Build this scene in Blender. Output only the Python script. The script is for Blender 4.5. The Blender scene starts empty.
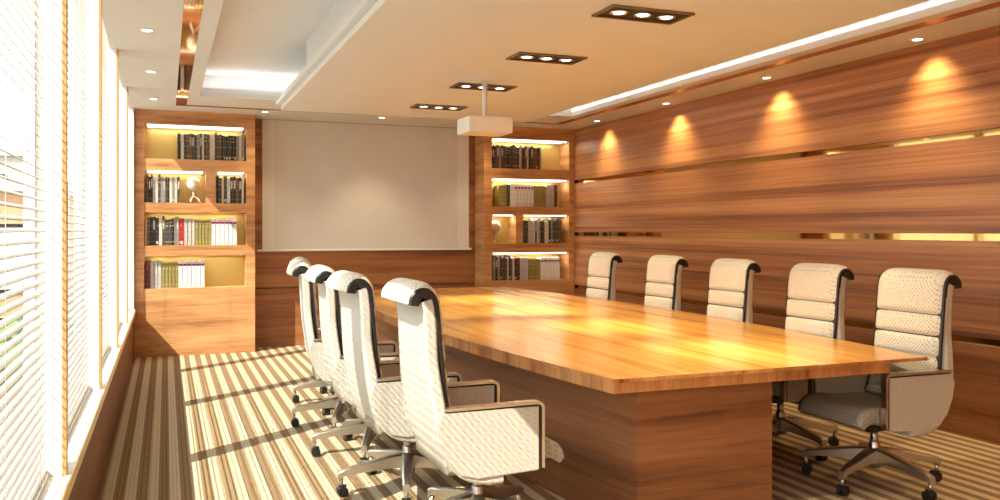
import bpy, bmesh, math, random
from mathutils import Vector, Matrix
random.seed(7)
C = bpy.context.scene.collection
PI = math.pi
R = math.radians

# ------------------------------------------------------------------ materials
def newmat(name):
    m = bpy.data.materials.new(name); m.use_nodes = True
    nt = m.node_tree; b = nt.nodes['Principled BSDF']
    return m, nt, b
def setp(b, **k):
    for n, v in k.items():
        n = n.replace('_', ' ')
        if n in b.inputs: b.inputs[n].default_value = v
def c4(c): return (c[0], c[1], c[2], 1)
def plain(name, col, rough=.5, metal=0., noise=0.0, nscale=30, spec=.5):
    m, nt, b = newmat(name)
    setp(b, Roughness=rough, Metallic=metal, Specular_IOR_Level=spec)
    tc = nt.nodes.new('ShaderNodeTexCoord'); n = nt.nodes.new('ShaderNodeTexNoise')
    n.inputs['Scale'].default_value = nscale; n.inputs['Detail'].default_value = 3
    nt.links.new(tc.outputs['Object'], n.inputs['Vector'])
    r = nt.nodes.new('ShaderNodeValToRGB')
    r.color_ramp.elements[0].position = .3; r.color_ramp.elements[1].position = .7
    r.color_ramp.elements[0].color = c4([v*(1-noise) for v in col]); r.color_ramp.elements[1].color = c4([min(1, v*(1+noise)) for v in col])
    nt.links.new(n.outputs['Fac'], r.inputs['Fac']); nt.links.new(r.outputs['Color'], b.inputs['Base Color'])
    return m
def emis(name, col, s):
    m, nt, b = newmat(name)
    setp(b, Base_Color=c4(col), Emission_Color=c4(col), Emission_Strength=s); return m
def math_node(nt, op, a, bb=None):
    n = nt.nodes.new('ShaderNodeMath'); n.operation = op
    for i, v in enumerate((a, bb)):
        if v is None: continue
        if isinstance(v, (int, float)): n.inputs[i].default_value = v
        else: nt.links.new(v, n.inputs[i])
    return n.outputs[0]
def wood(name, dark, mid, light, scale, rough=.35, plank=None, coat=0., fine=1.0, spec=.5):
    """grain runs along the axis with the smallest scale"""
    m, nt, b = newmat(name)
    tc = nt.nodes.new('ShaderNodeTexCoord')
    def noise(sc, s, det, rg=.6, dist=0):
        mp = nt.nodes.new('ShaderNodeMapping'); mp.inputs['Scale'].default_value = sc
        nt.links.new(tc.outputs['Object'], mp.inputs['Vector'])
        n = nt.nodes.new('ShaderNodeTexNoise'); n.inputs['Scale'].default_value = s
        n.inputs['Detail'].default_value = det; n.inputs['Roughness'].default_value = rg
        n.inputs['Distortion'].default_value = dist
        nt.links.new(mp.outputs['Vector'], n.inputs['Vector']); return n.outputs['Fac']
    a = noise(scale, 1.0, 6, .65, .25)
    f = noise(tuple(v*5 for v in scale), 1.0, 3, .6)
    w = noise(tuple(v*.33 for v in scale), 1.0, 2, .5, .3)
    s1 = math_node(nt, 'MULTIPLY', a, .55); s2 = math_node(nt, 'MULTIPLY', f, .22*fine); s3 = math_node(nt, 'MULTIPLY', w, .45)
    s = math_node(nt, 'ADD', math_node(nt, 'ADD', s1, s2), s3)
    s = math_node(nt, 'MULTIPLY', s, 1.0/(1+.22*fine)*1.0)
    r = nt.nodes.new('ShaderNodeValToRGB'); e = r.color_ramp.elements
    e[0].position = .385; e[0].color = c4(dark); e[1].position = .60; e[1].color = c4(light)
    k = e.new(.47); k.color = c4(mid)
    nt.links.new(s, r.inputs['Fac'])
    nt.links.new(r.outputs['Color'], b.inputs['Base Color'])
    setp(b, Roughness=rough, Coat_Weight=coat, Coat_Roughness=.12, Specular_IOR_Level=spec)
    bp = nt.nodes.new('ShaderNodeBump'); bp.inputs['Strength'].default_value = .06; bp.inputs['Distance'].default_value = .01
    nt.links.new(f, bp.inputs['Height']); nt.links.new(bp.outputs['Normal'], b.inputs['Normal'])
    return m

WD, WM, WL = (.17, .060, .022), (.36, .140, .052), (.58, .28, .115)
M = {}
M['wood_wall'] = wood('wood_wall', WD, WM, WL, (.5, .22, 20), .38)
M['wood_shelf'] = wood('wood_shelf', (.30, .125, .045), (.50, .235, .09), (.70, .385, .165), (.9, .9, 13), .4)
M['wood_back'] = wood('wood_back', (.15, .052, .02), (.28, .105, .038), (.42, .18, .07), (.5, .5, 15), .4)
M['wood_base'] = wood('wood_base', (.12, .040, .014), (.21, .078, .028), (.30, .125, .048), (.7, .5, 16), .4)
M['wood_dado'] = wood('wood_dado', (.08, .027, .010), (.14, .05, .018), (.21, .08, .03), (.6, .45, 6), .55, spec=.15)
M['wood_table'] = wood('wood_table', (.55, .22, .045), (.75, .34, .07), (.90, .50, .135), (38, .5, 2), .2, coat=.12, spec=.4)
M['wood_edge'] = wood('wood_edge', (.22, .07, .022), (.45, .18, .06), (.66, .33, .12), (16, 16, .4), .3)
M['white'] = plain('ceiling_white', (.78, .78, .76), .8, noise=.015, nscale=3)
M['panel_white'] = plain('panel_ceiling', (.82, .86, .88), .8, noise=.015, nscale=3)
M['tray_white'] = plain('tray_white', (.86, .87, .87), .8, noise=.01, nscale=3)
M['trim_white'] = plain('trim_white', (.85, .84, .8), .5, noise=.01)
M['pilaster'] = plain('pilaster_white', (.78, .77, .73), .6, noise=.01)
M['gold_mirror'] = plain('gold_mirror', (.60, .37, .13), .04, 1.0, noise=.03, nscale=2)
M['bronze_mirror'] = plain('bronze_mirror', (.62, .33, .14), .05, 1.0, noise=.03, nscale=2)
M['gold_back'] = plain('gold_back', (.55, .43, .15), .30, .6, noise=.05, nscale=4)
M['mullion'] = plain('mullion_wood', (.50, .27, .09), .35, noise=.1, nscale=12)
M['sill'] = plain('sill_white', (.85, .83, .78), .4, noise=.01)
M['sill_gold'] = plain('sill_edge', (.75, .52, .2), .3, .3, noise=.05)
M['screen'] = plain('screen_fabric', (.70, .68, .62), .85, noise=.02, nscale=4)
M['screen_side'] = plain('screen_side', (.78, .76, .70), .7, noise=.02, nscale=4)
M['chrome'] = plain('brushed_metal', (.60, .57, .52), .32, 1.0, noise=.05, nscale=40)
M['frame_metal'] = plain('arm_frame_metal', (.74, .69, .62), .28, 1.0, noise=.05, nscale=40)
M['black'] = plain('black_plastic', (.012, .012, .012), .35, noise=.1)
M['blackp'] = plain('black_plate', (.006, .006, .006), .5, noise=.1)
M['fix_frame'] = plain('fixture_frame', (.22, .15, .09), .4, .5, noise=.05)
M['lampring'] = plain('lamp_ring', (.85, .8, .72), .2, 1.0, noise=.03)
M['lamp'] = emis('lamp_glow', (1, .93, .82), 9)
M['lampsm'] = emis('small_lamp_glow', (1, .96, .9), 5)
M['led'] = emis('led_white', (1, .97, .93), 2.2)
M['cove_led'] = emis('cove_led', (1, .96, .9), 3.2)
M['proj'] = plain('projector_shell', (.88, .85, .78), .45, noise=.01)
M['lens'] = plain('lens_glass', (.03, .03, .04), .05, noise=.1)
M['statue'] = plain('stone_sculpture', (.62, .55, .42), .45, noise=.25, nscale=40)
M['slat_shade_line'] = plain('slat_shade_line', (.42, .30, .18), .6, noise=.05)
M['slat'] = plain('slat_white', (.72, .71, .68), .45, noise=.01)
M['winframe'] = plain('window_frame_white', (.82, .82, .8), .4, noise=.01)
def glass():
    m, nt, b = newmat('window_glass')
    for n in list(nt.nodes):
        if n.type != 'OUTPUT_MATERIAL': nt.nodes.remove(n)
    o = [n for n in nt.nodes if n.type == 'OUTPUT_MATERIAL'][0]
    t = nt.nodes.new('ShaderNodeBsdfTransparent'); g = nt.nodes.new('ShaderNodeBsdfGlossy'); mx = nt.nodes.new('ShaderNodeMixShader')
    t.inputs['Color'].default_value = (.96, .98, .97, 1); g.inputs['Roughness'].default_value = .02
    mx.inputs['Fac'].default_value = .05
    nt.links.new(t.outputs[0], mx.inputs[1]); nt.links.new(g.outputs[0], mx.inputs[2]); nt.links.new(mx.outputs[0], o.inputs['Surface'])
    return m
M['glass'] = glass()
def carpet():
    m, nt, b = newmat('striped_carpet')
    tc = nt.nodes.new('ShaderNodeTexCoord'); sp = nt.nodes.new('ShaderNodeSeparateXYZ')
    nt.links.new(tc.outputs['Object'], sp.inputs[0])
    P = .226
    u = math_node(nt, 'FRACT', math_node(nt, 'DIVIDE', math_node(nt, 'ADD', sp.outputs['X'], 3.2), P))
    r = nt.nodes.new('ShaderNodeValToRGB'); cr = r.color_ramp; cr.interpolation = 'CONSTANT'
    cream, tan, brown, pale = (.55, .45, .31), (.275, .18, .095), (.16, .096, .046), (.44, .34, .21)
    seq = [(0, tan), (.07, brown), (.085, tan), (.16, brown), (.18, tan), (.24, cream), (.31, pale), (.33, cream), (.40, pale), (.42, cream), (.49, tan),
           (.58, brown), (.60, tan), (.70, brown), (.715, tan), (.75, pale), (.80, cream), (.90, pale), (.92, cream), (.985, tan)]
    cr.elements[0].position = 0; cr.elements[0].color = c4(seq[0][1])
    cr.elements[1].position = seq[1][0]; cr.elements[1].color = c4(seq[1][1])
    for p, c in seq[2:]:
        e = cr.elements.new(p); e.color = c4(c)
    nt.links.new(u, r.inputs['Fac'])
    n = nt.nodes.new('ShaderNodeTexNoise'); n.inputs['Scale'].default_value = 180; n.inputs['Detail'].default_value = 2
    nt.links.new(tc.outputs['Object'], n.inputs['Vector'])
    mx = nt.nodes.new('ShaderNodeMix'); mx.data_type = 'RGBA'; mx.blend_type = 'MULTIPLY'; mx.inputs['Factor'].default_value = 1
    mul = math_node(nt, 'ADD', math_node(nt, 'MULTIPLY', n.outputs['Fac'], .5), .75)
    nt.links.new(r.outputs['Color'], mx.inputs['A']); nt.links.new(mul, mx.inputs['B'])
    nt.links.new(mx.outputs['Result'], b.inputs['Base Color'])
    setp(b, Roughness=.95, Specular_IOR_Level=.1)
    bp = nt.nodes.new('ShaderNodeBump'); bp.inputs['Strength'].default_value = .3; bp.inputs['Distance'].default_value = .003
    nt.links.new(n.outputs['Fac'], bp.inputs['Height']); nt.links.new(bp.outputs['Normal'], b.inputs['Normal'])
    return m
M['carpet'] = carpet()
def fabric(name, col, dot, rough=.6, pitch=.017, amount=.6):
    """cream upholstery with a fine diamond of small dark stitches"""
    m, nt, b = newmat(name)
    tc = nt.nodes.new('ShaderNodeTexCoord'); sp = nt.nodes.new('ShaderNodeSeparateXYZ')
    nt.links.new(tc.outputs['Object'], sp.inputs[0])
    h = math_node(nt, 'ADD', sp.outputs['Z'], math_node(nt, 'MULTIPLY', sp.outputs['X'], .8))
    w = math_node(nt, 'ADD', sp.outputs['Y'], math_node(nt, 'MULTIPLY', sp.outputs['X'], .35))
    k = 2*PI/pitch
    a = math_node(nt, 'SINE', math_node(nt, 'MULTIPLY', w, k*.74))
    c = math_node(nt, 'SINE', math_node(nt, 'MULTIPLY', h, k*.74))
    p = math_node(nt, 'MULTIPLY', a, c)
    n = nt.nodes.new('ShaderNodeTexNoise'); n.inputs['Scale'].default_value = 60; n.inputs['Detail'].default_value = 2
    nt.links.new(tc.outputs['Object'], n.inputs['Vector'])
    p2 = math_node(nt, 'ADD', p, math_node(nt, 'MULTIPLY', math_node(nt, 'SUBTRACT', n.outputs['Fac'], .5), 1.6))
    r = nt.nodes.new('ShaderNodeValToRGB'); e = r.color_ramp.elements
    e[0].position = .42; e[0].color = c4(col); e[1].position = .75
    e[1].color = c4([col[i]*(1-amount)+dot[i]*amount for i in range(3)])
    nt.links.new(p2, r.inputs['Fac']); nt.links.new(r.outputs['Color'], b.inputs['Base Color'])
    setp(b, Roughness=rough, Specular_IOR_Level=.35)
    bp = nt.nodes.new('ShaderNodeBump'); bp.inputs['Strength'].default_value = .2; bp.inputs['Distance'].default_value = .0015
    bp.invert = True
    nt.links.new(p2, bp.inputs['Height']); nt.links.new(bp.outputs['Normal'], b.inputs['Normal'])
    return m
M['fabric'] = fabric('cream_stitched_fabric', (.78, .72, .61), (.10, .06, .03), amount=.6)
M['shell'] = fabric('cream_shell_fabric', (.54, .50, .43), (.34, .27, .19), amount=.4)
M['seatfab'] = fabric('grey_seat_fabric', (.36, .32, .26), (.10, .08, .06), rough=.4)

# ------------------------------------------------------------------ mesh helpers
def bx(bm, x0, x1, y0, y1, z0, z1, mi=0, bev=0.):
    vs = [bm.verts.new(p) for p in ((x0,y0,z0),(x1,y0,z0),(x1,y1,z0),(x0,y1,z0),(x0,y0,z1),(x1,y0,z1),(x1,y1,z1),(x0,y1,z1))]
    fs = []
    for q in ((3,2,1,0),(4,5,6,7),(0,1,5,4),(1,2,6,5),(2,3,7,6),(3,0,4,7)):
        f = bm.faces.new([vs[i] for i in q]); f.material_index = mi; fs.append(f)
    if bev:
        es = list({e for f in fs for e in f.edges})
        bmesh.ops.bevel(bm, geom=es, offset=bev, segments=2, affect='EDGES', profile=.5)
    return vs
def cyl(bm, p0, p1, r0, r1=None, seg=20, mi=0, caps=True):
    r1 = r0 if r1 is None else r1
    p0, p1 = Vector(p0), Vector(p1); d = (p1-p0).normalized()
    a = d.orthogonal().normalized(); b = d.cross(a)
    rings = []
    for p, r in ((p0, r0), (p1, r1)):
        rings.append([bm.verts.new(p + a*math.cos(2*PI*i/seg)*r + b*math.sin(2*PI*i/seg)*r) for i in range(seg)])
    for i in range(seg):
        f = bm.faces.new((rings[0][i], rings[0][(i+1) % seg], rings[1][(i+1) % seg], rings[1][i])); f.material_index = mi; f.smooth = True
    if caps:
        f = bm.faces.new(rings[0][::-1]); f.material_index = mi
        f = bm.faces.new(rings[1]); f.material_index = mi
def lathe(bm, prof, c=(0,0,0), seg=24, mi=0):
    rings = []
    for r, z in prof:
        rings.append([bm.verts.new((c[0]+r*math.cos(2*PI*i/seg), c[1]+r*math.sin(2*PI*i/seg), c[2]+z)) for i in range(seg)])
    for k in range(len(rings)-1):
        for i in range(seg):
            f = bm.faces.new((rings[k][i], rings[k][(i+1) % seg], rings[k+1][(i+1) % seg], rings[k+1][i])); f.smooth = True; f.material_index = mi
    bm.faces.new(rings[0][::-1]).material_index = mi; bm.faces.new(rings[-1]).material_index = mi
def prism(bm, poly, z0, z1, mi=0, mside=None):
    a = [bm.verts.new((x, y, z0)) for x, y in poly]; b = [bm.verts.new((x, y, z1)) for x, y in poly]
    bm.faces.new(a[::-1]).material_index = mi; bm.faces.new(b).material_index = mi
    n = len(poly)
    for i in range(n):
        f = bm.faces.new((a[i], a[(i+1) % n], b[(i+1) % n], b[i])); f.material_index = mi if mside is None else mside
def loft(bm, outer, inner, hw, seg=8, dish=0., rnd=.012, mi=0, v0=0., smooth=True, crown=False):
    """closed strip between two (u,z) polylines of equal length, swept across v; edges softened"""
    n = len(outer); secs = []
    ts = [-1, -.985] + [-1+2*i/seg for i in range(1, seg)] + [.985, 1]
    for t in ts:
        ring = []
        e = 1.0
        if abs(t) == 1: e = .55
        if crown: e = max(.06, (1-abs(t)**7)**.6)
        for line, sgn in ((outer, 1), (inner[::-1], 1)):
            for k, (u, z) in enumerate(line):
                kk = k if line is outer else n-1-k
                mu = (outer[kk][0]+inner[kk][0])/2; mz = (outer[kk][1]+inner[kk][1])/2
                if crown: mu, mz = inner[kk]
                uu = mu+(u-mu)*e; zz = mz+(z-mz)*e
                w = hw(z) if callable(hw) else hw
                ring.append(bm.verts.new((uu - dish*(1-t*t)*(1 if True else 0), v0+t*w, zz)))
        secs.append(ring)
    L = 2*n
    for a, b in zip(secs, secs[1:]):
        for i in range(L):
            f = bm.faces.new((a[i], a[(i+1) % L], b[(i+1) % L], b[i])); f.smooth = smooth; f.material_index = mi
    for s, rev in ((secs[0], False), (secs[-1], True)):
        for i in range(n-1):
            q = [s[i], s[i+1], s[L-2-i], s[L-1-i]]
            f = bm.faces.new(q[::-1] if not rev else q); f.material_index = mi
def fixn(bm): bmesh.ops.recalc_face_normals(bm, faces=bm.faces[:])
def obj(name, bm, mats, parent=None):
    if not isinstance(mats, (list, tuple)): mats = [mats]
    fixn(bm)
    me = bpy.data.meshes.new(name); bm.to_mesh(me); bm.free()
    for m in mats: me.materials.append(M[m] if isinstance(m, str) else m)
    o = bpy.data.objects.new(name, me); C.objects.link(o)
    if parent: o.parent = parent
    return o
def NB(): return bmesh.new()
def boxobj(name, dims, mat, parent=None, bev=0.):
    bm = NB(); bx(bm, *dims, bev=bev); return obj(name, bm, mat, parent)
def struct(name, bm, mat, parent=None):
    o = obj(name, bm, mat, parent)
    if not parent: o['kind'] = 'structure'
    return o
def sbox(name, dims, mat, parent=None, bev=0.):
    bm = NB(); bx(bm, *dims, bev=bev); return struct(name, bm, mat, parent)
def tag(o, label, cat, group=None):
    o['label'] = label; o['category'] = cat
    if group: o['group'] = group
    return o
def thing(name, label, cat, loc=(0,0,0), rz=0, group=None):
    o = bpy.data.objects.new(name, None); C.objects.link(o); o.empty_display_size = .1
    o.location = loc; o.rotation_euler = (0, 0, rz)
    return tag(o, label, cat, group)
def copy_tree(o, parent=None):
    c = o.copy(); C.objects.link(c); c.parent = parent
    for ch in [k for k in bpy.data.objects if k.parent is o]: copy_tree(ch, c)
    return c
ORD = ['first','second','third','fourth','fifth','sixth','seventh','eighth','ninth','tenth','eleventh','twelfth','thirteenth','fourteenth','fifteenth',
       'sixteenth','seventeenth','eighteenth','nineteenth','twentieth','twenty-first','twenty-second','twenty-third','twenty-fourth','twenty-fifth','twenty-sixth',
       'twenty-seventh','twenty-eighth','twenty-ninth','thirtieth','thirty-first','thirty-second','thirty-third','thirty-fourth','thirty-fifth','thirty-sixth']

# ------------------------------------------------------------------ room constants
XL, XR, YB, YF, H = -.335, 5.17, 10.48, -2.0, 2.8
YBACK = 10.86
SILL = .545

# floor
sbox('floor', (XL-.3, XR+.1, YF-.1, YBACK+.1, -.1, 0), 'carpet')

# right wall: mirror backing seen in the gaps, four wide wood boards
w = sbox('wall_right', (XR+.03, XR+.12, YF, YBACK, 0, 3.1), 'gold_mirror')
zs = [(0.09, .65), (.70, 1.36), (1.41, 2.07), (2.12, 3.05)]
for i, (a, b) in enumerate(zs):
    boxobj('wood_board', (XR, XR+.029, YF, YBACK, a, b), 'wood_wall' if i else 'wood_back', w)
sbox('baseboard_right', (XR-.006, XR+.029, YF, YB, 0, .09), 'wood_back')

# wall behind the screen: boards with a dark groove
w = sbox('wall_back', (.9, 4.0, YBACK+.03, YBACK+.1, 0, 3.1), 'wood_back')
for a, b in ((0, .71), (.735, 1.6), (1.6, 3.05)):
    boxobj('wood_board', (.985, 3.855, YBACK, YBACK+.028, a, b), 'wood_back', w)
# wall behind the camera
sbox('wall_front', (XL-.3, XR+.12, YF-.1, YF, 0, 3.1), 'wood_wall')

# left wall: dado, sill, pilasters with wooden mullion strips, windows
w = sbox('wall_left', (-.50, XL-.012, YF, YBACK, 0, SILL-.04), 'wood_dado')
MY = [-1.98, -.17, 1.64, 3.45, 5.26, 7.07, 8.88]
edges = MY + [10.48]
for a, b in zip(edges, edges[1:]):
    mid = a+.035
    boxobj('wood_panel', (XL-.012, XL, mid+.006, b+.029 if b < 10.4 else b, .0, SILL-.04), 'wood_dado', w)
s = sbox('trim_1', (-.50, XL+.012, YF, YB-.001, SILL-.04, SILL), 'sill')
boxobj('sill_edge', (XL+.012, XL+.02, YF, YB-.001, SILL-.045, SILL+.002), 'sill_gold', s)
for i, y in enumerate(MY):
    bm = NB(); bx(bm, -.47, XL-.014, y, y+.07, SILL, H-.001); bx(bm, -.47, -.386, y, y+.07, H-.001, 2.919)
    t = struct('trim_%d' % (i+2), bm, 'pilaster')
    boxobj('mullion_strip', (XL-.014, XL, y+.0, y+.05, SILL, H-.001), 'mullion', t)
bm = NB(); bx(bm, -.47, XL, YB-.09, YB-.002, SILL, H-.001); bx(bm, -.47, -.386, YB-.09, YB-.002, H-.001, 2.919); struct('trim_9', bm, 'pilaster')
# end return so no light leaks past the last bay
sbox('wall_return', (-.47, XL, YB+.0, YBACK+.1, 0, 3.1), 'pilaster')
for i, (a, b) in enumerate(zip(edges, edges[1:])):
    y0, y1 = a+.07, (b if b < 10.4 else YB-.09)
    bm = NB()
    x0, x1 = -.47, -.435
    bx(bm, x0, x1, y0, y0+.05, SILL, 2.919); bx(bm, x0, x1, y1-.015, y1, SILL, 2.919)
    bx(bm, x0, x1, y0+.05, y1-.015, SILL, SILL+.07); bx(bm, x0, x1, y0+.05, y1-.015, 2.89, 2.919)
    wn = struct('window_%d' % (i+1), bm, 'winframe')
    bm = NB(); bx(bm, -.456, -.452, y0+.05, y1-.015, SILL+.07, 2.89)
    g = obj('window_pane', bm, 'glass', wn)

# blinds
def blind(y0, y1):
    root = bpy.data.objects.new('window_blind', None); C.objects.link(root); root.location = (0, y0, 0)
    L = y1-y0
    xc, wd, tilt, pitch = -.405, .020, R(35), .0355
    bm = NB(); z = SILL+.035
    while z < 2.86:
        dx, dz = wd/2*math.cos(tilt), wd/2*math.sin(tilt)
        # inner (room) edge lower than the outer edge; thin curved slat as three strips
        pts = [(xc-dx, z+dz), (xc-dx*.3, z+dz*.3+.0012), (xc+dx*.3, z-dz*.3+.0012), (xc+dx, z-dz)]
        va = [bm.verts.new((p[0], .008, p[1])) for p in pts]; vb = [bm.verts.new((p[0], L-.008, p[1])) for p in pts]
        for k in range(3): bm.faces.new((va[k], va[k+1], vb[k+1], vb[k]))
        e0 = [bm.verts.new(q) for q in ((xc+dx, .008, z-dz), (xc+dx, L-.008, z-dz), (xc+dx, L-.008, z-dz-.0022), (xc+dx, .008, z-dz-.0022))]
        bm.faces.new(e0).material_index = 1  # brown strip paints in the shadow line along each slat
        z += pitch
    obj('slats', bm, ['slat', 'slat_shade_line'], root)
    boxobj('headrail', (xc-.018, xc+.018, .006, L-.006, 2.88, 2.915), 'trim_white', root, bev=.004)
    boxobj('bottom_rail', (xc-.014, xc+.014, .008, L-.008, SILL+.004, SILL+.018), 'trim_white', root, bev=.003)
    bm = NB()
    for yy in (.2, L/2, L-.2):
        cyl(bm, (xc-.011, yy, SILL+.01), (xc-.011, yy, 2.88), .0012, seg=6); cyl(bm, (xc+.011, yy, SILL+.01), (xc+.011, yy, 2.88), .0012, seg=6)
    obj('ladder_cord', bm, 'trim_white', root)
    return root
blab = {0: 'white horizontal window blind behind the camera end of the room', 1: 'white horizontal window blind just behind the viewpoint',
        2: 'nearest white slatted window blind, at the left edge of the photo', 3: 'white slatted blind between the first and second wooden mullions',
        4: 'white slatted blind between the second and third wooden mullions', 5: 'white slatted blind between the third and fourth wooden mullions',
        6: 'last white slatted blind, next to the left bookcase'}
for i, (a, b) in enumerate(zip(edges, edges[1:])):
    o = blind(a+.07, b if b < 10.4 else YB-.09)
    tag(o, blab[i], 'blind', 'horizontal blinds along the window wall')

# ------------------------------------------------------------------ ceiling
bm = NB()
def ring(bm, x0, x1, y0, y1, X0, X1, Y0, Y1, z0, z1):      # outer X0..Y1, hole x0..y1
    bx(bm, X0, x0, Y0, Y1, z0, z1); bx(bm, x1, X1, Y0, Y1, z0, z1)
    bx(bm, x0, x1, Y0, y0, z0, z1); bx(bm, x0, x1, y1, Y1, z0, z1)
ring(bm, .10, 4.75, -1.5, 10.03, -.385, XR+.12, YF-.1, YBACK+.1, H, 3.1)          # outer border
bx(bm, -.47, -.385, YF-.1, YBACK+.1, 2.92, 3.1)
ring(bm, .32, 4.53, -.9, 9.27, .21, 4.64, -1.4, 9.93, H, H+.05)                    # inner border lip
struct('ceiling', bm, 'white')
bm = NB(); ring(bm, .21, 4.64, -1.4, 9.93, .10, 4.75, -1.5, 10.03, H-.0008, H+.05)
struct('trim_10', bm, 'bronze_mirror')
bm = NB(); bx(bm, .10, 4.75, -1.5, 10.03, 3.05, 3.1)
ring(bm, .24, 4.56, -1.0, 9.38, .10, 4.75, -1.5, 10.03, H+.05, 3.05)
struct('ceiling_tray', bm, 'tray_white')
# floating central panel
PX0, PX1, PY0, PY1 = 1.085, 3.77, 0.2, 8.9
bm = NB(); bx(bm, PX0, PX1, PY0, PY1, 2.65, 2.695, mi=0)
bx(bm, PX0-.045, PX1+.045, PY0-.045, PY1+.045, 2.70, 2.745, mi=0)
bx(bm, PX0+.02, PX1-.02, PY0+.02, PY1-.02, 2.69, 2.705, mi=0)
bx(bm, PX0+.03, PX1-.03, PY0+.3, 7.4, 2.745, 3.05, mi=1)
for f in bm.faces:
    n = f.normal
fixn(bm)
for f in bm.faces:
    if f.material_index == 0 and abs(f.normal.z) < .5: f.material_index = 2
struct('ceiling_panel', bm, ['panel_white', 'tray_white', 'trim_white'])

# cove LED strips (physical strips on the walls of the tray)
o = boxobj('cove_light', (4.545, 4.559, -.9, 9.30, 2.872, 2.882), 'cove_led'); tag(o, 'long white light strip along the right side of the ceiling recess', 'strip light')

def area(loc, sx, sy, rot, power, col, spread=180):
    l = bpy.data.lights.new('area', 'AREA'); l.shape = 'RECTANGLE'; l.size = sx; l.size_y = sy; l.energy = power; l.color = col; l.spread = R(spread)
    o = bpy.data.objects.new('area_light', l); C.objects.link(o); o.location = loc; o.rotation_euler = rot
    return o
def spot(loc, target, power, col, ang, blend, rad=.03):
    l = bpy.data.lights.new('spot', 'SPOT'); l.energy = power; l.color = col; l.spot_size = R(ang); l.spot_blend = blend; l.shadow_soft_size = rad
    o = bpy.data.objects.new('spot_light', l); C.objects.link(o); o.location = loc
    o.rotation_euler = (Vector(target)-Vector(loc)).to_track_quat('-Z', 'Y').to_euler(); return o
# cove glow: far end (up and forward), and along the right wall
area((2.4, 9.30, 2.86), 4.1, .03, (R(208), 0, 0), 7, (1, .99, .97))
area((4.52, 4.4, 2.96), .03, 9.0, (0, R(100), 0), 9, (1, .95, .87))

# triple spot fixtures on the panel
def fixture():
    root = thing('triple_spotlight', '', 'ceiling light')
    bm = NB(); X, Y = .26, .125
    ring(bm, -X+.018, X-.018, -Y+.018, Y-.018, -X, X, -Y, Y, -.012, 0)
    obj('frame', bm, 'fix_frame', root)
    boxobj('plate', (-X+.018, X-.018, -Y+.018, Y-.018, -.004, 0), 'blackp', root)
    for k in (-1, 0, 1):
        bm = NB(); prof = [(.052, -.004), (.056, -.009), (.046, -.012), (.038, -.006)]
        seg = 24
        rs = [[bm.verts.new((k*.152+r*math.cos(2*PI*i/seg), r*math.sin(2*PI*i/seg), z)) for i in range(seg)] for r, z in prof]
        for a, b in zip(rs, rs[1:]):
            for i in range(seg):
                f = bm.faces.new((a[i], a[(i+1) % seg], b[(i+1) % seg], b[i])); f.smooth = True
        lr = obj('lamp_ring', bm, 'lampring', root)
        bm = NB(); cyl(bm, (k*.152, 0, -.0045), (k*.152, 0, -.008), .034)
        obj('lamp', bm, 'lamp', lr)
    return root
fx = fixture()
for i, (y, lb) in enumerate([(4.20, 'largest black three-lamp ceiling spotlight, nearest the camera'), (5.51, 'second black three-lamp ceiling spotlight from the camera'),
                             (6.81, 'black three-lamp ceiling spotlight just behind the projector pole'), (8.08, 'farthest black three-lamp ceiling spotlight, left of the projector')]):
    o = fx if i == 0 else copy_tree(fx)
    o.location = (2.50, y, 2.65); o['label'] = lb; o['group'] = 'three-lamp spotlights in the ceiling panel'
    for k in (-1, 0, 1):
        spot((2.50+k*.152, y, 2.63), (2.98+k*.5, y-.15, .75), 240 if k == 0 else 150, (1, .85, .50), 42 if k == 0 else 58, 1.0, .03)

# small round downlights
def downlight():
    root = thing('downlight', '', 'ceiling light')
    bm = NB(); lathe(bm, [(.034, 0), (.05, 0), (.048, -.006), (.034, -.006)]); obj('trim_ring', bm, 'trim_white', root)
    bm = NB(); cyl(bm, (0, 0, -.0015), (0, 0, -.008), .033); obj('lamp', bm, 'lampsm', root)
    return root
dl = downlight(); first = True
DL = [(-.12, 4.68, 'left', 0), (-.12, 6.31, 'left', 1), (-.12, 7.94, 'left', 2), (-.12, 9.57, 'left', 3), (1.06, 10.16, 'back', 0), (2.43, 10.16, 'back', 1), (3.8, 10.16, 'back', 2)] + \
     [(5.0, y, 'right', i) for i, y in enumerate((2.97, 4.62, 6.27, 7.92, 9.5))]
dlab = {'left': ['small round downlight over the window wall, beyond the top of the photo', 'nearest small round downlight above the window blinds', 'middle small round downlight above the window blinds', 'farthest small round downlight above the window blinds, by the left bookcase'],
        'back': ['small round downlight above the right side of the left bookcase', 'small round downlight above the middle of the projection screen', 'small round downlight above the right edge of the screen'],
        'right': ['small round downlight above the right wall, outside the photo', 'nearest small round downlight above the wooden right wall', 'second small round downlight from the camera above the right wall',
                  'third small round downlight from the camera above the right wall', 'farthest small round downlight above the right wall, near the right bookcase']}
for x, y, side, k in DL:
    if side == 'left' and k == 0: continue
    if side == 'right' and k == 0: 
        spot((x, y, 2.78), (x+.1, y, 0), 95, (1, .68, .28), 80, .75); continue
    o = dl if first else copy_tree(dl); first = False
    o.location = (x, y, H); o['label'] = dlab[side][k]; o['group'] = 'small round ceiling downlights'
    if side == 'right': spot((x+.02, y, 2.78), (x+.20, y, 1.5), 62, (1, .76, .40), 105, 1, .04)
    if side == 'back': spot((x, y, 2.78), (x, y+.25, 0), 45 if k == 1 else 22, (1, .80, .52), 90, .9, .02)

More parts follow.
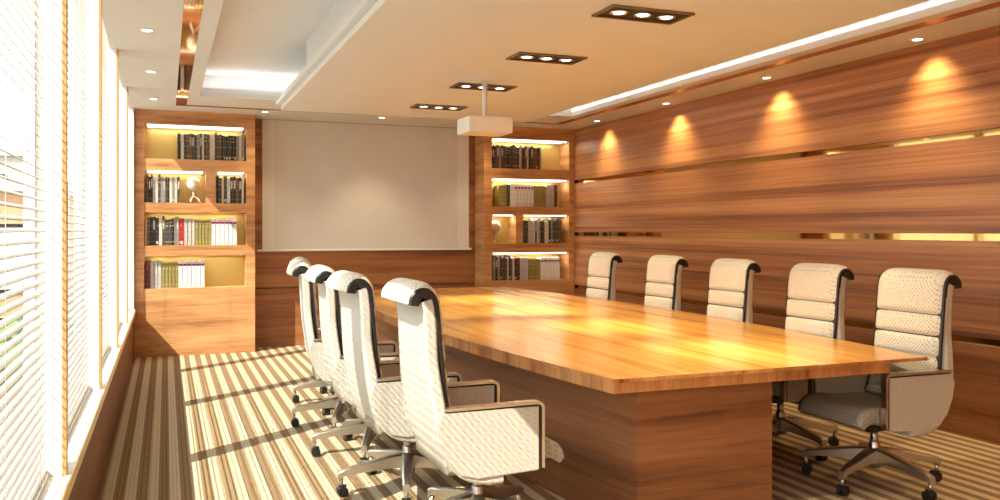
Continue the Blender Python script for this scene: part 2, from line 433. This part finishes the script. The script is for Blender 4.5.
# ------------------------------------------------------------------ projector
pr = thing('projector', 'white ceiling projector hanging on a pole above the table', 'projector', (2.42, 6.55, 0))
bm = NB(); bx(bm, -.19, .19, -.15, .15, 2.215, 2.345, bev=.014)
obj('projector_body', bm, 'proj', pr)
bm = NB(); cyl(bm, (0, 0, 2.345), (0, 0, 2.65), .021); lathe(bm, [(.05, 2.637), (.05, 2.65)]); lathe(bm, [(.045, 2.343), (.045, 2.353)])
obj('ceiling_pole', bm, 'proj', pr)
bm = NB(); cyl(bm, (.09, .148, 2.275), (.09, .162, 2.275), .035); obj('lens', bm, 'lens', pr)

# ------------------------------------------------------------------ bookcases
rows = [(2.25, 2.64), (1.75, 2.115), (1.26, 1.64), (.77, 1.14)]
def bookcase(x0, x1, nx0, nx1, splits, label, name):
    root = thing('bookcase', label, 'bookcase', (x0, YB, 0), group='built-in wooden bookcases')
    ox, oy = x0, YB
    D = .36
    def B(nm, a, mat, bev=0): 
        bm = NB(); bx(bm, a[0]-ox, a[1]-ox, a[2]-oy, a[3]-oy, a[4], a[5], bev=bev); return obj(nm, bm, mat, root)
    bm = NB()
    def add(a): bx(bm, a[0]-ox, a[1]-ox, a[2]-oy, a[3]-oy, a[4], a[5])
    y0, y1 = YB, YB+D
    add((x0, nx0, y0, y1, 0, H)); add((nx1, x1, y0, y1, 0, H))
    zz = [0.0] + [v for r in reversed(rows) for v in r] + [H]
    for k in range(0, len(zz), 2): add((nx0, nx1, y0, y1, zz[k], zz[k+1]))
    for r, a, b in splits: add((a, b, y0, y1, rows[r][0], rows[r][1]))
    obj('carcass', bm, 'wood_shelf', root)
    B('back_panel', (nx0, nx1, y0+.30, y0+.345, .7, 2.7), 'gold_back')
    for r, (za, zb) in enumerate(rows):
        segs = [(nx0, nx1)]
        for rr, a, b in splits:
            if rr == r: segs = [(nx0, a), (b, nx1)]
        for a, b in segs:
            if r < 2 or name == 'R':
                B('shelf_light', (a+.03, b-.03, y0+.02, y0+.04, zb-.018, zb-.001), 'led')
            if r < 2: B('shelf_light', (a+.03, b-.03, y0+.17, y0+.19, zb-.018, zb-.001), 'led')
            area(((a+b)/2, y0+.11, zb-.02), (b-a)*.9, .05, (0, 0, 0), 3.4*(b-a)*(1 if name == 'L' else 1.2), (1, .88, .66))
    return root
bookcase(XL+.001, .98, -.23, .88, [(1, .43, .54)], 'built-in wooden bookcase beside the windows, left of the screen', 'L')
bookcase(3.86, XR-.001, 3.97, 5.09, [(2, 4.31, 4.41)], 'built-in wooden bookcase in the right corner, right of the screen', 'R')

# books
BC = {'black': (.015, .014, .014), 'charcoal': (.055, .05, .045), 'grey': (.25, .24, .22), 'cream': (.62, .57, .46), 'brown': (.14, .07, .03), 'red': (.35, .012, .02),
      'white': (.78, .76, .72), 'olive': (.26, .22, .06), 'silver': (.45, .44, .42), 'green': (.03, .055, .035), 'maroon': (.14, .012, .02)}
def bookmat(n, c):
    m, nt, b = newmat('book_'+n)
    tc = nt.nodes.new('ShaderNodeTexCoord'); mp = nt.nodes.new('ShaderNodeMapping'); mp.inputs['Scale'].default_value = (60, 1, 55)
    nt.links.new(tc.outputs['Object'], mp.inputs['Vector'])
    nz = nt.nodes.new('ShaderNodeTexNoise'); nz.inputs['Scale'].default_value = 1; nz.inputs['Detail'].default_value = 1
    nt.links.new(mp.outputs['Vector'], nz.inputs['Vector'])
    r = nt.nodes.new('ShaderNodeValToRGB'); r.color_ramp.interpolation = 'LINEAR'; e = r.color_ramp.elements
    lum = sum(c)/3; o = (.55, .5, .4) if lum < .3 else (.12, .1, .08)
    e[0].position = .60; e[0].color = c4(c); e[1].position = .68; e[1].color = c4([c[i]*.45+o[i]*.55 for i in range(3)])
    nt.links.new(nz.outputs['Fac'], r.inputs['Fac']); nt.links.new(r.outputs['Color'], b.inputs['Base Color']); setp(b, Roughness=.45)
    return m
BM = {n: bookmat(n, c) for n, c in BC.items()}
M['pages'] = plain('book_pages', (.7, .64, .5), .8, noise=.1, nscale=80)
M['emb_red'] = plain('spine_red', (.6, .03, .06), .4, noise=.05); M['emb_blue'] = plain('spine_blue', (.06, .06, .3), .4, noise=.05)
M['band_gold'] = plain('spine_gold', (.55, .42, .15), .3, .5, noise=.1); M['band_pale'] = plain('spine_pale', (.55, .5, .42), .5, noise=.1)
def book(x, z, w, h, d, col, style, lean=0.):
    bm = NB()
    t = .0025
    bx(bm, 0, t, 0, d, 0, h, mi=0); bx(bm, w-t, w, 0, d, 0, h, mi=0)          # boards
    bx(bm, t, w-t, 0, .003, 0, h, mi=0)                                       # spine
    bx(bm, t, w-t, .003, d-.004, .003, h-.004, mi=1)                          # page block
    if style == 'emblem':
        bx(bm, .001, w-.001, -.0008, .0, h*.80, h*.88, mi=2); bx(bm, w*.2, w*.8, -.0012, -.0008, h*.815, h*.865, mi=3)
        bx(bm, w*.35, w*.65, -.0008, 0, h*.07, h*.11, mi=3)
    elif style == 'bands':
        for zz in (.12, .72, .86): bx(bm, 0, w, -.0008, 0, h*zz, h*(zz+.025), mi=2)
    elif style == 'plate': bx(bm, w*.2, w*.8, -.0008, 0, h*.55, h*.85, mi=2)
    elif style == 'foot': bx(bm, w*.15, w*.85, -.0008, 0, h*.06, h*.16, mi=2)
    m2 = {'emblem': 'emb_red', 'bands': 'band_gold', 'plate': 'band_pale', 'foot': 'band_pale'}.get(style, 'band_pale')
    o = obj('book', bm, [BM[col], 'pages', m2, 'emb_blue'])
    o.location = (x, YB+.075, z+.0005)
    if lean: o.rotation_euler = (0, lean, 0)
    return o
MIX = ['black', 'charcoal', 'cream', 'black', 'grey', 'charcoal', 'brown', 'black', 'silver', 'charcoal', 'black', 'cream', 'grey', 'brown', 'charcoal', 'black']
def shelf_of_books(x0, x1, row, spec, where, hbase=.30):
    z0 = rows[row][0]; x = x0+.004; seq = []
    # spec: list of (fraction, kind)
    tot = x1-x0-.01
    for frac, kind in spec:
        xe = x+tot*frac-.002; k = 0
        while x < xe-.015:
            if kind == 'mix':
                col = MIX[random.randrange(len(MIX))]; wd = random.uniform(.018, .034); h = hbase+random.uniform(-.015, .03); st = random.choice(['none', 'plate', 'foot', 'none', 'bands'])
            elif kind == 'white': col, wd, h, st = 'white', .042, hbase, 'emblem'
            elif kind == 'red': col, wd, h, st = 'red', tot*frac-.004, hbase, 'foot'
            elif kind == 'maroon': col, wd, h, st = 'maroon', tot*frac-.004, hbase, 'none'
            elif kind == 'silver': col, wd, h, st = 'silver', .034, hbase, 'plate'
            elif kind == 'olive': col, wd, h, st = 'olive', .030, hbase-.02, 'bands'
            elif kind == 'green': col, wd, h, st = 'green', .045, hbase-.005, 'none'
            elif kind == 'bright': col, wd, h, st = 'white', .055, hbase+.01, 'none'
            if x+wd > xe+.012 and kind != 'red': break
            seq.append((x, wd, h, col, st)); x += wd+(.006 if kind in ('white', 'silver', 'olive') else .003)
        x = max(x, xe) if kind in ('red', 'maroon') else x
    n = len(seq)
    for i, (xx, wd, h, col, st) in enumerate(seq):
        h = min(h, rows[row][1]-rows[row][0]-.03)
        lean = 0.
        o = book(xx, z0, wd, h, .19, col, st)
        desc = {'emblem': 'white book with red emblem', 'bands': col+' book with gold bands', 'plate': col+' book with pale label',
                'foot': col+' book with pale mark', 'none': 'plain '+col+' book'}[st]
        if i == 0: pos = 'leftmost'
        elif i == n-1: pos = 'rightmost'
        elif i < n/2: pos = ORD[i]+' from the left'
        else: pos = ORD[n-1-i]+' from the right'
        tag(o, '%s, %s on %s' % (desc, pos, where), 'book', 'books on '+where)
LB, RB = 'left bookcase', 'right bookcase'
shelf_of_books(.12, .875, 0, [(1, 'mix')], 'top shelf of '+LB)
shelf_of_books(-.225, .17, 1, [(1, 'mix')], 'second shelf of '+LB)
shelf_of_books(.545, .875, 1, [(1, 'mix')], 'small right niche of '+LB)
shelf_of_books(-.225, .83, 2, [(.36, 'mix'), (.055, 'red'), (.12, 'silver'), (.17, 'olive'), (.30, 'white')], 'third shelf of '+LB, .31)
shelf_of_books(-.225, .46, 3, [(.085, 'maroon'), (.20, 'silver'), (.27, 'olive'), (.45, 'white')], 'bottom shelf of '+LB, .315)
shelf_of_books(3.98, 4.72, 0, [(1, 'mix')], 'top shelf of '+RB, .29)
shelf_of_books(4.10, 5.04, 1, [(.11, 'olive'), (.08, 'green'), (.10, 'bright'), (.33, 'white'), (.18, 'olive'), (.12, 'silver'), (.05, 'maroon')], 'second shelf of '+RB, .30)
shelf_of_books(4.42, 5.05, 2, [(.2, 'green'), (.15, 'silver'), (.65, 'mix')], 'third shelf of '+RB, .31)
shelf_of_books(3.98, 5.02, 3, [(.36, 'mix'), (.05, 'maroon'), (.12, 'silver'), (.17, 'olive'), (.30, 'white')], 'bottom shelf of '+RB, .30)

# sculptures: rough ball on a forked foot
def sculpture(x, z, label):
    root = thing('sculpture', label, 'sculpture', (x, YB+.13, z), group='ball sculptures in the bookcases')
    bm = NB(); bmesh.ops.create_icosphere(bm, subdivisions=3, radius=.082)
    rr = random.Random(3)
    for v in bm.verts:
        v.co *= 1+.06*math.sin(v.co.x*90)*math.sin(v.co.z*80+1)*math.cos(v.co.y*70); v.co.z += .222
    for f in bm.faces: f.smooth = True
    obj('ball', bm, 'statue', root)
    bm = NB()
    cyl(bm, (0, 0, .075), (0, 0, .15), .012, .016)
    for a in (0, 2.2, 4.2):
        pts = [(0, .085), (.03, .06), (.055, .045), (.07, .004)]
        for (r0, z0), (r1, z1) in zip(pts, pts[1:]):
            cyl(bm, (r0*math.cos(a), r0*math.sin(a), z0), (r1*math.cos(a), r1*math.sin(a), z1), .011, .010, seg=12)
    obj('stand', bm, 'statue', root)
sculpture(.30, 1.75, 'rough pale ball sculpture on forked stand in the left bookcase')
sculpture(4.06, 1.26, 'rough pale ball sculpture on forked stand in the right bookcase')

# ------------------------------------------------------------------ projection screen
sc = thing('projection_screen', 'large blank beige projection screen between the two bookcases', 'screen', (2.45, YBACK-.006, 0))
def sb(nm, a, mat, bev=0):
    bm = NB(); bx(bm, a[0]-2.45, a[1]-2.45, a[2], a[3], a[4], a[5], bev=bev); return obj(nm, bm, mat, sc)
sb('screen_surface', (1.24, 3.62, -.004, .004, 1.20, 2.795), 'screen')
sb('side_border', (1.10, 1.24, -.008, .004, 1.20, 2.795), 'screen_side')
sb('side_border', (3.62, 3.78, -.008, .004, 1.20, 2.795), 'screen_side')
sb('bottom_bar', (1.04, 3.81, -.03, .004, 1.175, 1.20), 'trim_white', .004)

# ------------------------------------------------------------------ table
TC, HL = 6.58, 3.12
CX = 2.865
def halfw(y): 
    t = (y-TC)/HL; return .955+.24*(1-t*t)
def boat(ins_l, ins_r, y0, y1, n=36, xr=None):
    P = []
    for i in range(n+1):
        y = y0+(y1-y0)*i/n; P.append((CX-halfw(y)+ins_l, y))
    for i in range(n+1):
        y = y1+(y0-y1)*i/n; P.append(((CX+halfw(y)-ins_r) if xr is None else xr, y))
    return P[::-1]
tb = thing('conference_table', 'long boat-shaped glossy wooden conference table in the middle of the room', 'table', (CX, TC, 0))
def shift(P): return [(x-CX, y-TC) for x, y in P]
bm = NB(); prism(bm, shift(boat(0, 0, 3.46, 9.70)), .732, .75, 0, 1); obj('tabletop', bm, ['wood_table', 'wood_edge'], tb)
bm = NB(); prism(bm, shift(boat(.006, .25, 3.475, 9.68)), .68, .732, 0, 0); obj('apron', bm, ['wood_edge'], tb)
bm = NB(); prism(bm, shift(boat(.16, 0, 3.52, 9.4, xr=2.84)), 0, .68, 0, 0); obj('table_base', bm, ['wood_base'], tb)

# ------------------------------------------------------------------ office chairs (local: facing +X, pole at origin)
def smooth_line(P, n=6):
    out = []
    for i in range(len(P)-1):
        p0 = P[max(i-1, 0)]; p1 = P[i]; p2 = P[i+1]; p3 = P[min(i+2, len(P)-1)]
        for k in range(n):
            t = k/n
            out.append(tuple(.5*((2*p1[j])+(-p0[j]+p2[j])*t+(2*p0[j]-5*p1[j]+4*p2[j]-p3[j])*t*t+(-p0[j]+3*p1[j]-3*p2[j]+p3[j])*t**3) for j in (0, 1)))
    out.append(P[-1]); return out
def offset(line, d):
    out = []
    for i, p in enumerate(line):
        a = line[max(i-1, 0)]; b = line[min(i+1, len(line)-1)]
        tx, tz = b[0]-a[0], b[1]-a[1]; L = math.hypot(tx, tz) or 1
        dd = d[i] if isinstance(d, list) else d
        out.append((p[0]-tz/L*dd, p[1]+tx/L*dd))
    return out
def make_chair():
    root = thing('office_chair', '', 'chair')
    # centre line of the back: from the seat joint up, over the top and curling down behind
    cl = smooth_line([(-.185, .47), (-.215, .56), (-.235, .70), (-.25, .84), (-.262, .97), (-.272, 1.08), (-.283, 1.135), (-.312, 1.168), (-.35, 1.168), (-.378, 1.14), (-.383, 1.11)], 12)
    n = len(cl)
    # padded front with horizontal channels: offset (to the front/outside) varies with height until the roll
    pad = []
    bounds = [.50, .60, .72, .84, .96, 1.25]
    for i, (u, z) in enumerate(cl):
        d = .038
        if i < n*.60:
            for a, b in zip(bounds, bounds[1:]):
                if a <= z <= b:
                    q = min(1, min(z-a, b-z)/.036)
                    d = .006+.034*math.sqrt(max(0, 1-(1-q)**2))
        if i > n-5: d = .034-(i-(n-5))*.004
        pad.append(-d)
    hw_pad = lambda z: .233 if z > .75 else .233+.012*(.75-z)/.28
    bm = NB(); loft(bm, offset(cl, pad), offset(cl, -.004), hw_pad, seg=14, crown=True)
    obj('backrest', bm, 'fabric', root)
    # black piping sheet between pad and shell, a little wider than both
    tr = [(.004 if z < 1.06 and u > -.3 else (.012 if u > -.29 else .032)) for u, z in cl]
    bm = NB(); loft(bm, offset(cl, -.013), offset(cl, tr), lambda z: .243 if z > .75 else .243+.012*(.75-z)/.28, seg=6)
    obj('edge_trim', bm, 'black', root)
    # rear shell, from under the roll down and under the seat
    sl = smooth_line([(.02, .335), (-.08, .34), (-.17, .375), (-.225, .45), (-.262, .58), (-.288, .74), (-.302, .88), (-.307, 1.0), (-.315, 1.09), (-.325, 1.125)], 5)
    hs = lambda z: .242 if z > .86 else (.242+.04*((.86-z)/.22) if z > .64 else .282)
    bm = NB(); loft(bm, offset(sl, -.036), offset(sl, .014), hs, seg=10)
    obj('back_shell', bm, 'shell', root)
    # seat
    bm = NB()
    st = smooth_line([(-.23, .455), (-.12, .462), (.05, .468), (.18, .480), (.275, .476), (.318, .443), (.335, .395)], 5)
    sbn = smooth_line([(-.23, .37), (-.12, .365), (.05, .362), (.18, .385), (.245, .40), (.285, .392), (.308, .372)], 5)
    loft(bm, st, sbn, .245, seg=10)
    obj('seat', bm, 'seatfab', root)
    boxobj('seat_mechanism', (-.11, .14, -.10, .10, .315, .362), 'black', root, bev=.012)
    for s in (-1, 1):
        # upholstered side panel
        pts = [(-.285, .60), (-.262, .655), (.19, .655), (.19, .365), (-.10, .352), (-.175, .372), (-.232, .43), (-.268, .51)]
        poly = pts
        bm = NB(); v0, v1 = s*.262, s*.292
        a = [bm.verts.new((u, v0, z)) for u, z in poly]; b = [bm.verts.new((u, v1, z)) for u, z in poly]
        bm.faces.new(a); bm.faces.new(b[::-1]); k = len(poly)
        for i in range(k): bm.faces.new((a[i], b[i], b[(i+1) % k], a[(i+1) % k]))
        fixn(bm); bmesh.ops.bevel(bm, geom=[e for e in bm.edges], offset=.006, segments=2, affect='EDGES')
        arm = obj('armrest', bm, 'shell', root)
        # flat metal bar: along the top and down the front, rounded corner
        ln = smooth_line([(-.255, .664), (-.05, .665), (.10, .667), (.175, .667)], 3) + smooth_line([(.190, .664), (.202, .655), (.206, .64)], 4)[0:] + [(.206, .60), (.206, .50), (.206, .375)]
        bm = NB(); loft(bm, offset(ln, .007), offset(ln, -.007), .020, seg=2, v0=s*.277, smooth=False)
        obj('arm_frame', bm, 'frame_metal', arm)
        bm = NB(); bx(bm, -.25, .192, s*.277-.012, s*.277+.012, .650, .657); bx(bm, .186, .199, s*.277-.013, s*.277+.013, .375, .652)
        obj('arm_gasket', bm, 'black', arm)
    # gas column, hub
    bm = NB(); lathe(bm, [(.022, .20), (.022, .32)]); lathe(bm, [(.034, .305), (.034, .32)]); obj('gas_column', bm, 'chrome', root)
    bm = NB(); lathe(bm, [(.030, .09), (.042, .10), (.046, .15), (.036, .19), (.028, .235), (.026, .24)]); obj('hub', bm, 'chrome', root)
    bm = NB(); cyl(bm, (.02, -.08, .335), (.04, -.20, .33), .006, seg=10); cyl(bm, (.04, -.20, .33), (.043, -.235, .33), .013, .010, seg=12); obj('height_lever', bm, 'black', root)
    for k in range(5):
        a = 2*PI*k/5
        bm = NB(); secs = []
        for r, w_, zt, zb in ((.03, .034, .205, .125), (.12, .030, .193, .13), (.25, .025, .168, .122), (.355, .020, .148, .112), (.388, .018, .136, .092)):
            secs.append([bm.verts.new((r, sy*w_*f, zz)) for sy, f, zz in ((-1, 1, zb), (1, 1, zb), (1, 1, zt-.008), (1, .6, zt), (-1, .6, zt), (-1, 1, zt-.008))])
        for p, q in zip(secs, secs[1:]):
            for i in range(6): bm.faces.new((p[i], p[(i+1) % 6], q[(i+1) % 6], q[i]))
        bm.faces.new(secs[0]); bm.faces.new(secs[-1][::-1])
        bmesh.ops.transform(bm, matrix=Matrix.Rotation(a, 4, 'Z'), verts=bm.verts[:])
        lg = obj('base_leg', bm, 'chrome', root)
        bm = NB()
        cyl(bm, (.372, 0, .05), (.372, 0, .10), .011, seg=10, mi=1)
        for s in (-1, 1):
            cyl(bm, (.365, s*.007, .028), (.365, s*.024, .028), .0278, seg=20)
        bx(bm, .345, .386, -.007, .007, .025, .062)
        # hood
        hood = []
        for s in (-.024, .024):
            hood.append([bm.verts.new((.365+.031*math.cos(R(t)), s, .028+.031*math.sin(R(t)))) for t in range(20, 161, 20)])
        for i in range(len(hood[0])-1): bm.faces.new((hood[0][i], hood[0][i+1], hood[1][i+1], hood[1][i]))
        bmesh.ops.transform(bm, matrix=Matrix.Rotation(a, 4, 'Z'), verts=bm.verts[:])
        obj('caster', bm, ['black', 'chrome'], lg)
    return root
chair = make_chair()
G1, G2 = 'high-backed cream chairs on the window side of the table', 'high-backed cream chairs on the wall side of the table'
CH = [((1.36, 3.78), 0, 'nearest high-backed cream chair on the window side, seen from behind', G1),
      ((1.25, 4.62), 2, 'second high-backed cream chair from the camera on the window side', G1),
      ((1.25, 5.47), -3, 'third high-backed cream chair from the camera on the window side', G1),
      ((1.24, 6.33), -5, 'fourth high-backed cream chair from the camera on the window side', G1),
      ((1.37, 7.22), -5, 'farthest high-backed cream chair on the window side of the table', G1),
      ((3.745, 3.76), 180, 'nearest cream chair on the wall side, armrest and base showing beyond the table corner', G2),
      ((3.78, 4.60), 180, 'second cream chair from the camera on the wall side of the table', G2),
      ((3.845, 5.62), 180, 'middle one of the five cream chairs on the wall side of the table', G2),
      ((3.875, 6.64), 180, 'fourth cream chair from the camera on the wall side of the table', G2),
      ((3.855, 7.77), 180, 'farthest cream chair on the wall side, near the right bookcase', G2)]
for i, ((x, y), rz, lb, g) in enumerate(CH):
    o = chair if i == 0 else copy_tree(chair)
    o.location = (x, y, 0); o.rotation_euler = (0, 0, R(rz)); o['label'] = lb; o['group'] = g
    base = R(180 if rz < 90 else 20)      # base stars can swivel on their own
    for ch in [k for k in bpy.data.objects if k.parent is o and k.name.split('.')[0] == 'base_leg']:
        ch.rotation_euler = (0, 0, base)

# ------------------------------------------------------------------ outside, seen through the blinds
M['paving'] = plain('paving', (.26, .22, .17), .9, noise=.1, nscale=.5)
M['asphalt'] = plain('asphalt', (.14, .13, .12), .9, noise=.1, nscale=1)
M['tan_wall'] = plain('tan_facade', (.34, .19, .09), .8, noise=.08, nscale=1)
M['pale_wall'] = plain('pale_facade', (.34, .30, .26), .8, noise=.05, nscale=1)
M['facade_glass'] = plain('facade_glass', (.2, .27, .33), .15, noise=.2, nscale=1)
M['leaf'] = plain('tree_leaves', (.10, .16, .045), .8, noise=.4, nscale=4)
M['bark'] = plain('tree_bark', (.12, .08, .05), .9, noise=.3, nscale=8)
GZ = -3.2
sbox('ground', (-90, -1.2, -30, 120, GZ-.1, GZ), 'paving')
bm = NB()
seg = 64; ro, ri = 9.0, 7.6
a = [bm.verts.new((-8+ro*math.cos(2*PI*i/seg), 14+ro*math.sin(2*PI*i/seg), GZ+.02)) for i in range(seg)]
b = [bm.verts.new((-8+ri*math.cos(2*PI*i/seg), 14+ri*math.sin(2*PI*i/seg), GZ+.02)) for i in range(seg)]
for i in range(seg): bm.faces.new((a[i], a[(i+1) % seg], b[(i+1) % seg], b[i]))
o = obj('ring_road', bm, 'asphalt'); o['kind'] = 'structure'
def building(name, label, x0, x1, y0, y1, h, mat, nx, nz):
    root = thing(name, label, 'building', (x0, y0, GZ))
    bm = NB(); bx(bm, 0, x1-x0, 0, y1-y0, 0, h); obj('facade', bm, mat, root)
    boxobj('roof_cornice', (-.2, x1-x0+.2, -.2, y1-y0+.2, h, h+.3), 'pale_wall', root)
    W = (x1-x0)/nx
    for i in range(nx):
        for k in range(nz):
            z = .9+k*(h-1)/nz; c = W*(i+.5)
            bm = NB(); ring(bm, c-W*.2, c+W*.2, -.04, .0, c-W*.27, c+W*.27, -.06, .0, z-.1, z+1.6)
            bx(bm, c-W*.27, c+W*.27, -.06, 0, z-.1, z); bx(bm, c-W*.27, c+W*.27, -.06, 0, z+1.5, z+1.6)
            wf = obj('window', bm, 'winframe', root)
            boxobj('pane', (c-W*.2, c+W*.2, -.03, -.01, z, z+1.5), 'facade_glass', wf)
building('town_house', 'tan building with white framed windows seen through the nearest blind', -13, -2.6, 24, 32, 5.6, 'tan_wall', 5, 2)
building('office_block', 'pale distant building seen through the blinds beyond the tan one', -30, -6, 44, 54, 8, 'pale_wall', 8, 3)
def tree(x, y, h, label):
    root = thing('tree', label, 'tree', (x, y, GZ))
    bm = NB(); cyl(bm, (0, 0, 0), (0, 0, h*.5), .14, .08); obj('trunk', bm, 'bark', root)
    bm = NB(); rr = random.Random(int(x*10+y))
    for k in range(9):
        q = bmesh.ops.create_icosphere(bm, subdivisions=2, radius=rr.uniform(.5, .85)*h*.2,
            matrix=Matrix.Translation((rr.uniform(-.2, .2)*h, rr.uniform(-.2, .2)*h, h*rr.uniform(.5, .85))))
        for v in q['verts']: v.co += Vector((rr.uniform(-.1, .1), rr.uniform(-.1, .1), rr.uniform(-.1, .1)))
    obj('crown', bm, 'leaf', root)
tree(-2.4, 19.5, 3.2, 'low green tree outside beyond the second window blind')
tree(-4.6, 21.5, 3.0, 'low green tree outside in front of the tan building')

# ------------------------------------------------------------------ light
sun = bpy.data.lights.new('sun', 'SUN'); sun.energy = 10.5; sun.angle = R(.35); sun.color = (1, .94, .83)
so = bpy.data.objects.new('sun_light', sun); C.objects.link(so)
so.rotation_euler = Vector((.845, .62, -1)).to_track_quat('-Z', 'Y').to_euler()
wd = bpy.data.worlds.new('sky'); bpy.context.scene.world = wd; wd.use_nodes = True
nt = wd.node_tree; bg = nt.nodes['Background']
tc = nt.nodes.new('ShaderNodeTexCoord'); sp = nt.nodes.new('ShaderNodeSeparateXYZ'); r = nt.nodes.new('ShaderNodeValToRGB')
nt.links.new(tc.outputs['Generated'], sp.inputs[0]); nt.links.new(sp.outputs['Z'], r.inputs['Fac'])
r.color_ramp.elements[0].color = (1, .97, .92, 1); r.color_ramp.elements[1].color = (.75, .87, 1, 1)
nt.links.new(r.outputs['Color'], bg.inputs['Color']); bg.inputs['Strength'].default_value = 3.4
# ceiling spots out of view, carrying on the row of fixtures
for y in (1.6, 2.9):
    for k in (-1, 0, 1): spot((2.50+k*.152, y, 2.63), (2.50+k*.17, y, 0), 60, (1, .84, .55), 60, 1.0, .03)
area((2.45, -1.2, 2.6), 3.5, .8, (R(-20), 0, 0), 140, (1, .93, .82))  # added fill light behind the camera, stands for no fixture

# ------------------------------------------------------------------ camera
cam = bpy.data.cameras.new('camera'); co = bpy.data.objects.new('camera', cam); C.objects.link(co)
cam.sensor_width = 36; cam.lens = 857*36/1000; cam.shift_y = -.0193
cam.clip_start = .05; cam.clip_end = 300
co.location = (0, 0, 1.43); co.rotation_euler = (R(90), 0, -math.atan(334/857))
S = bpy.context.scene; S.camera = co
S.view_settings.view_transform = 'Standard'; S.view_settings.look = 'None'; S.view_settings.exposure = .2
S.cycles.use_denoising = True
S.cycles.max_bounces = 8; S.cycles.diffuse_bounces = 4; S.cycles.glossy_bounces = 4; S.cycles.transparent_max_bounces = 16
S.cycles.sample_clamp_indirect = 6; S.cycles.caustics_reflective = False; S.cycles.caustics_refractive = False
